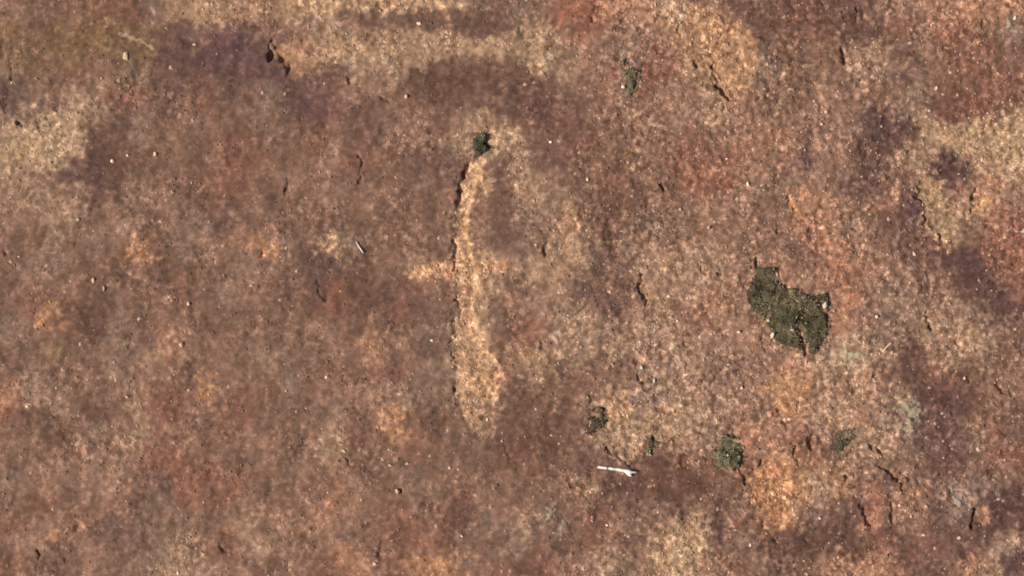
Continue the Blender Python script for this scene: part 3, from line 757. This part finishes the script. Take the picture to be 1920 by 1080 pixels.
lichen(ellipse(1047, 970, 14, 44, -25, seed=30), 'grey lichen flecks low beneath the white twig', (150, 132, 112), .9, 10)
lichen(ellipse(1178, 902, 7, 14, 10, seed=31), 'greyish smear under the splayed end of the twig', (160, 146, 134), .7, 11)

# ------------------------------------------------------------------ pebbles
def ico(sub):
    t = (1 + 5 ** .5) / 2
    v = [(-1, t, 0), (1, t, 0), (-1, -t, 0), (1, -t, 0), (0, -1, t), (0, 1, t), (0, -1, -t), (0, 1, -t), (t, 0, -1), (t, 0, 1), (-t, 0, -1), (-t, 0, 1)]
    f = [(0, 11, 5), (0, 5, 1), (0, 1, 7), (0, 7, 10), (0, 10, 11), (1, 5, 9), (5, 11, 4), (11, 10, 2), (10, 7, 6), (7, 1, 8), (3, 9, 4), (3, 4, 2), (3, 2, 6), (3, 6, 8), (3, 8, 9), (4, 9, 5), (2, 4, 11), (6, 2, 10), (8, 6, 7), (9, 8, 1)]
    v = [np.array(p) / np.linalg.norm(p) for p in v]
    for _ in range(sub):
        cache = {}; nf = []
        def mid(a, b):
            k = (min(a, b), max(a, b))
            if k not in cache:
                p = v[a] + v[b]; v.append(p / np.linalg.norm(p)); cache[k] = len(v) - 1
            return cache[k]
        for a, b, c in f:
            ab, bc, ca = mid(a, b), mid(b, c), mid(c, a)
            nf += [(a, ab, ca), (b, bc, ab), (c, ca, bc), (ab, bc, ca)]
        f = nf
    return np.array(v), np.array(f)

ICO1 = ico(1)
WHT, PNK, TAN, GRY = (240, 216, 192), (218, 178, 152), (206, 176, 142), (196, 182, 164)
PEBBLES = [
 (786, 44, 12, 8, 30, WHT, 'white oval pebble on the dark band near the top edge'),
 (762, 181, 8, 11, 0, PNK, 'pinkish pebble with dark hollows either side, below the dark band'),
 (211, 302, 8, 8, 0, WHT, 'white pebble with a black shadow, left of a pair'),
 (240, 292, 7, 7, 0, WHT, 'white pebble between two others at upper left'),
 (291, 289, 9, 9, 0, TAN, 'cream pebble, rightmost of three at upper left'),
 (1032, 266, 7, 7, 0, WHT, 'white pebble on mauve stone right of the groove top'),
 (1101, 336, 8, 8, 0, WHT, 'white pebble right of the pale speckled arc'),
 (1276, 393, 7, 7, 0, TAN, 'pale pebble on brown stone between arc and red patch'),
 (354, 569, 9, 9, 0, WHT, 'lone white pebble on plain brown stone left of centre'),
 (810, 639, 8, 7, 30, WHT, 'white pebble left of the lower groove on grey stone'),
 (914, 787, 7, 7, 0, WHT, 'white pebble at the foot of the carved groove'),
 (1834, 842, 10, 10, 0, PNK, 'pinkish white pebble below the round tan patch'),
 (1440, 601, 8, 8, 0, GRY, 'grey white pebble at the left rim of the large moss'),
 (1447, 629, 10, 13, 20, WHT, 'white angular pebble in the lower left of the large moss'),
 (1484, 619, 8, 9, 0, GRY, 'grey pebble in the lower middle of the large moss'),
 (1546, 572, 9, 16, 25, GRY, 'pale triangular stone at the right rim of the large moss'),
 (1642, 594, 8, 8, 0, WHT, 'white pebble right of the large moss on pinkish stone'),
 (1402, 345, 8, 8, 0, WHT, 'white pebble on tan stone beside the red patch'),
 (1363, 298, 6, 6, 0, PNK, 'small pale pebble on the red patch'),
 (1542, 232, 9, 8, 0, PNK, 'pinkish pebble, lower of two on upper right brown stone'),
 (1549, 210, 8, 7, 0, PNK, 'pinkish pebble, upper of two on upper right brown stone'),
 (1756, 165, 7, 11, 20, PNK, 'pinkish pebble at the edge of dark red stone, upper right'),
 (1743, 207, 8, 7, 0, TAN, 'cream pebble near the tan expanse at upper right'),
 (1714, 476, 7, 10, -30, PNK, 'pale elongated pebble left of the dark mauve streak'),
 (1384, 622, 7, 7, 0, WHT, 'pale pebble on brown stone left of the large moss'),
 (1808, 709, 7, 8, 20, PNK, 'pinkish pebble on red stone near the right margin'),
 (942, 827, 6, 6, 0, TAN, 'tiny cream pebble below the groove foot'),
 (866, 1005, 6, 6, 0, WHT, 'tiny white pebble low in the middle'),
 (702, 1057, 7, 6, 0, WHT, 'tiny white pebble near the bottom edge'),
 (36, 481, 6, 6, 0, PNK, 'tiny pale pebble near the left margin'),
 (51, 762, 7, 6, 30, WHT, 'white pebble by the orange patch at the left margin'),
 (733, 872, 10, 7, 0, TAN, 'cream oval pebble, left of a pair below the orange patch'),
 (764, 869, 10, 6, -30, TAN, 'cream oval pebble, right of a pair below the orange patch'),
 (843, 877, 7, 6, 0, PNK, 'small pink pebble below the groove on dark brown stone'),
 (645, 845, 9, 6, 20, TAN, 'cream pebble above the dark slanting crack'),
 (746, 921, 12, 12, 0, TAN, 'blunt tan stone beside a tiny black pit'),
 (1138, 985, 6, 6, 0, WHT, 'tiny white pebble under the twig near the bottom'),
 (1407, 1022, 8, 7, 40, WHT, 'white pebble below the large orange hollow'),
 (1902, 34, 7, 9, 10, WHT, 'white pebble by the lichen in the top right corner'),
 (1227, 714, 7, 10, 0, GRY, 'grey pebble right of the dark hooked crack'),
 (1203, 689, 7, 8, 0, GRY, 'grey pebble inside the dark hooked crack'),
 (1148, 682, 9, 6, 10, TAN, 'cream pebble left of the dark hooked crack'),
 (1364, 853, 6, 6, 0, WHT, 'tiny white pebble on the round moss'),
 (1386, 857, 7, 6, 0, PNK, 'small pink pebble at the right rim of the round moss'),
 (1168, 163, 8, 8, 0, WHT, 'white pebble in the sparse olive moss'),
 (1254, 556, 7, 7, 0, WHT, 'white pebble in the orange chip hollow'),
 (1270, 602, 6, 6, 0, WHT, 'tiny white pebble below the orange chip hollow'),
 (1367, 683, 9, 6, 0, PNK, 'pink pebble above the mauve blotch'),
 (1391, 727, 8, 9, 0, PNK, 'pink pebble below the mauve blotch'),
 (1328, 427, 7, 7, 0, TAN, 'cream pebble above the speckled ground left of the large moss'),
 (364, 83, 7, 7, 0, TAN, 'cream pebble on mauve stone left of the orange hollow'),
 (407, 101, 6, 6, 0, TAN, 'tiny cream pebble on mauve stone near the orange hollow'),
 (191, 147, 7, 6, 30, TAN, 'cream pebble left of the speckled cream lichen'),
 (147, 411, 8, 6, 0, TAN, 'cream pebble on grey brown stone at left'),
 (556, 508, 7, 7, 0, TAN, 'cream pebble left of the mauve patch'),
 (471, 535, 10, 7, 20, TAN, 'pale oval pebble on brown stone left of the mauve patch'),
 (176, 526, 9, 11, 0, TAN, 'tan pebble in a row leading to the orange patch'),
 (196, 541, 7, 10, 10, TAN, 'tan pebble, lowest of a row leading to the orange patch'),
 (341, 646, 9, 9, 0, PNK, 'round pink pebble right of an orange patch'),
 (355, 731, 7, 6, 0, PNK, 'pink pebble left of the bright orange streak'),
 (612, 707, 6, 6, 0, WHT, 'tiny white pebble on pale brown stone left of the groove foot'),
 (239, 744, 7, 8, 0, TAN, 'small cream pebble on brown stone, lower left'),
 (334, 1074, 6, 7, 0, WHT, 'tiny white pebble at the bottom edge, left'),
 (1686, 947, 7, 7, 0, PNK, 'pale pebble, upper one below the long slanting crack'),
 (1736, 949, 7, 7, 0, PNK, 'pale pebble right of the red strip'),
 (1708, 968, 7, 7, 0, PNK, 'pink pebble between the red strip and the grey lichen'),
 (1732, 1003, 8, 7, 0, PNK, 'pink pebble, leftmost of a row at the lower right'),
 (1798, 1008, 10, 7, -30, PNK, 'pink pebble, rightmost of a row at the lower right'),
 (1537, 971, 7, 7, 0, PNK, 'pale pebble right of the large orange hollow'),
]
for k, (px, py, w, h, ang, col, lab) in enumerate(PEBBLES):
    r = np.random.RandomState(3000 + k)
    V, F = ICO1
    dirs = r.normal(0, 1, (7, 3)); dirs /= np.linalg.norm(dirs, axis=1)[:, None]
    V = V.copy()
    for dd in dirs:                                   # knock facets off it
        t = V @ dd; lim = r.uniform(.5, .85)
        V -= np.where(t > lim, t - lim, 0)[:, None] * dd
    V = V * np.array([w * .5 * S * r.uniform(.8, 1.1), h * .5 * S * r.uniform(.8, 1.1), (w + h) * .18 * S])
    c, s = math.cos(rad(-ang)), math.sin(rad(-ang))
    V = np.stack([V[:, 0] * c - V[:, 1] * s, V[:, 0] * s + V[:, 1] * c, V[:, 2]], -1)
    cc = srgb(col) * np.exp(r.normal(0, .05, (len(V), 1)))
    X, Y, Z = world_pt(px, py)
    zz = max(float(np.max(ground(px + np.array([0, -w * .3, w * .3, 0, 0]), py + np.array([0, 0, 0, -h * .3, h * .3])))), Z)
    obj('pebble', fast_mesh('pebble', V, F, cc, M_PEBBLE, smooth=False), label=lab, cat='pebble', group='pale pebbles lying on the rock',
        loc=(X, Y, zz + (w + h) * .02 * S + (.0025 if 'moss' in lab else 0)))

# ------------------------------------------------------------------ loose grains of sand, too many to count
r = np.random.RandomState(77)
N = 95000
gx = r.uniform(-150, 2070, N); gy = r.uniform(-150, 1230, N)
jj = np.clip(np.searchsorted(ax_y, (540 - gy) * S), 0, NY - 1); ii = np.clip(np.searchsorted(ax_x, (gx - 960) * S), 0, NX - 1)
keep = r.rand(N) < np.clip(ROUGH[jj, ii] * 0.95 - 0.12, .06, 1) * 0.75
gx, gy, jj, ii = gx[keep], gy[keep], jj[keep], ii[keep]
N = len(gx)
V0 = np.array([(1, 0, 0), (0, 1, 0), (-1, 0, 0), (0, -1, 0), (0, 0, 1), (0, 0, -1.)]); F0 = np.array([(0, 1, 4), (1, 2, 4), (2, 3, 4), (3, 0, 4), (1, 0, 5), (2, 1, 5), (3, 2, 5), (0, 3, 5)])
sz = np.clip(r.lognormal(math.log(.0015), .30, N), .0008, .0030)
sc = np.stack([sz * r.uniform(.75, 1.3, N), sz * r.uniform(.75, 1.3, N), sz * r.uniform(.40, .65, N)], -1)
V = V0[None] * (1 + r.uniform(-.22, .22, (N, 6, 1))) * sc[:, None]
a = r.uniform(0, 6.28, N); ca, sa = np.cos(a)[:, None], np.sin(a)[:, None]
V = np.stack([V[..., 0] * ca - V[..., 1] * sa, V[..., 0] * sa + V[..., 1] * ca, V[..., 2]], -1)
V[..., 0] += ((gx - 960) * S)[:, None]; V[..., 1] += ((540 - gy) * S)[:, None]; V[..., 2] += (ground(gx, gy) - sz * .05)[:, None]
gc = C[jj, ii] * np.exp(r.normal(.12, .22, N))[:, None]
lt = r.rand(N) < .06 + .05 * (gx > 950)
gc[lt] = gc[lt] * .4 + srgb((222, 190, 160)) * .6 * r.uniform(.8, 1.1, (lt.sum(), 1))
gc = np.clip(gc, .01, .75)
obj('sand_grains', fast_mesh('sand_grains', V.reshape(-1, 3), (F0[None] + (np.arange(N) * 6)[:, None, None]).reshape(-1, 3), np.repeat(gc, 6, 0), M_GRAIN, smooth=False),
    kind='stuff', label='loose sand grains scattered over the rock', cat='sand')

# ------------------------------------------------------------------ the white twig and the straws
def tube(path, radii, sides=8, squash=.8):
    V = []; n = len(path)
    for i, (p, rr) in enumerate(zip(path, radii)):
        p = np.array(p); a = np.array(path[max(i - 1, 0)]); b = np.array(path[min(i + 1, n - 1)])
        t = (b - a) / np.linalg.norm(b - a); sd = np.cross(t, (0, 0, 1)); sd /= np.linalg.norm(sd); up = np.cross(sd, t)
        for k in range(sides):
            an = 2 * math.pi * k / sides
            V.append(p + sd * math.cos(an) * rr + up * math.sin(an) * rr * squash)
    F = [(i * sides + k, i * sides + (k + 1) % sides, (i + 1) * sides + (k + 1) % sides, (i + 1) * sides + k) for i in range(n - 1) for k in range(sides)]
    V.append(np.array(path[0])); V.append(np.array(path[-1]))
    m0, m1 = len(V) - 2, len(V) - 1
    F += [(m0, (k + 1) % sides, k, m0) for k in range(0)]
    caps = [(m0, (k + 1) % sides, k) for k in range(sides)] + [(m1, (n - 1) * sides + k, (n - 1) * sides + (k + 1) % sides) for k in range(sides)]
    me = bpy.data.meshes.new('tube')
    me.from_pydata([tuple(v) for v in V], [], F + caps)
    for p in me.polygons: p.use_smooth = True
    return me

def rod(name, pts, parent=None, base=(0, 0, 0), lift=.0012, m=M_TWIG, jit=.0, seed=0, **kw):
    """pts: (px, py, radius px); lies along the highest ground under it"""
    r = random.Random(seed); path = []; rr = []
    top = max(float(ground(p[0], p[1])) for p in pts)
    dense = []
    for (a, b) in zip(pts[:-1], pts[1:]):
        for i in range(4):
            t = i / 4; dense.append(tuple(a[k] + (b[k] - a[k]) * t for k in range(3)))
    dense.append(pts[-1])
    for p in dense:
        path.append(((p[0] - 960) * S - base[0], (540 - p[1]) * S - base[1], max(float(ground(p[0], p[1])), top - .0015) + lift - base[2]))
        rr.append(max(p[2] * S * (1 + r.uniform(-jit, jit)), .0002))
    me = tube(path, rr); me.name = name
    me.materials.append(m)
    return obj(name, me, parent=parent, **kw)

b = world_pt(1155, 882)
tw = obj('bleached_twig', None, label='short white twig with a splayed right end on dark brown rock', cat='twig', loc=b)
rod('tip', [(1121, 875.5, 2.2), (1130, 876.5, 3.0), (1139.5, 877.5, 2.6)], tw, b, m=M_TWIG, jit=.1, seed=1)
rod('stem', [(1140.5, 877.8, 1.6), (1144, 878.2, 2.7), (1158, 880, 3.1), (1170, 882, 3.6), (1180, 884.5, 4.6)], tw, b, m=M_TWIG, jit=.12, seed=2)
rod('splinter', [(1172, 882.5, 3.0), (1180, 884.5, 4.0), (1194, 885.5, 1.2)], tw, b, lift=.0026, m=M_TWIG, jit=.1, seed=3)
rod('splinter', [(1174, 883, 3.0), (1179, 887, 3.4), (1184, 893, 1.8)], tw, b, lift=.0020, m=M_TWIG, jit=.1, seed=4)
rod('splinter', [(1173, 884, 2.6), (1177, 888, 2.4), (1179, 892, 1.4)], tw, b, lift=.0014, m=M_TWIG, jit=.1, seed=5)

rod('straw', [(667, 453, .7), (673, 462, 1.1), (681, 474, 1.4)], lift=.0016, m=M_TWIG, seed=7, label='short white straw slanting on brown rock left of the groove', cat='straw')
rod('straw', [(1655, 658, 1.3), (1663, 650, 1.6), (1671, 642.5, 1.2)], lift=.0014, m=M_STRAW, seed=8, label='short tan straw slanting beside the pale green lichen', cat='straw')

X, Y, Z = world_pt(235, 105)
V, F = ICO1
rr_ = np.random.RandomState(5)
V = V * (1 + rr_.uniform(-.2, .2, (len(V), 1))) * np.array([5.0 * S, 8.5 * S, 2.0 * S])
obj('pale_flake', fast_mesh('pale_flake', V, F, np.broadcast_to(srgb((206, 184, 150)), V.shape), M_LICHEN, smooth=False),
    label='upright cream flake of stone on the olive stain', cat='stone flake', loc=(X, Y, Z + .0006))
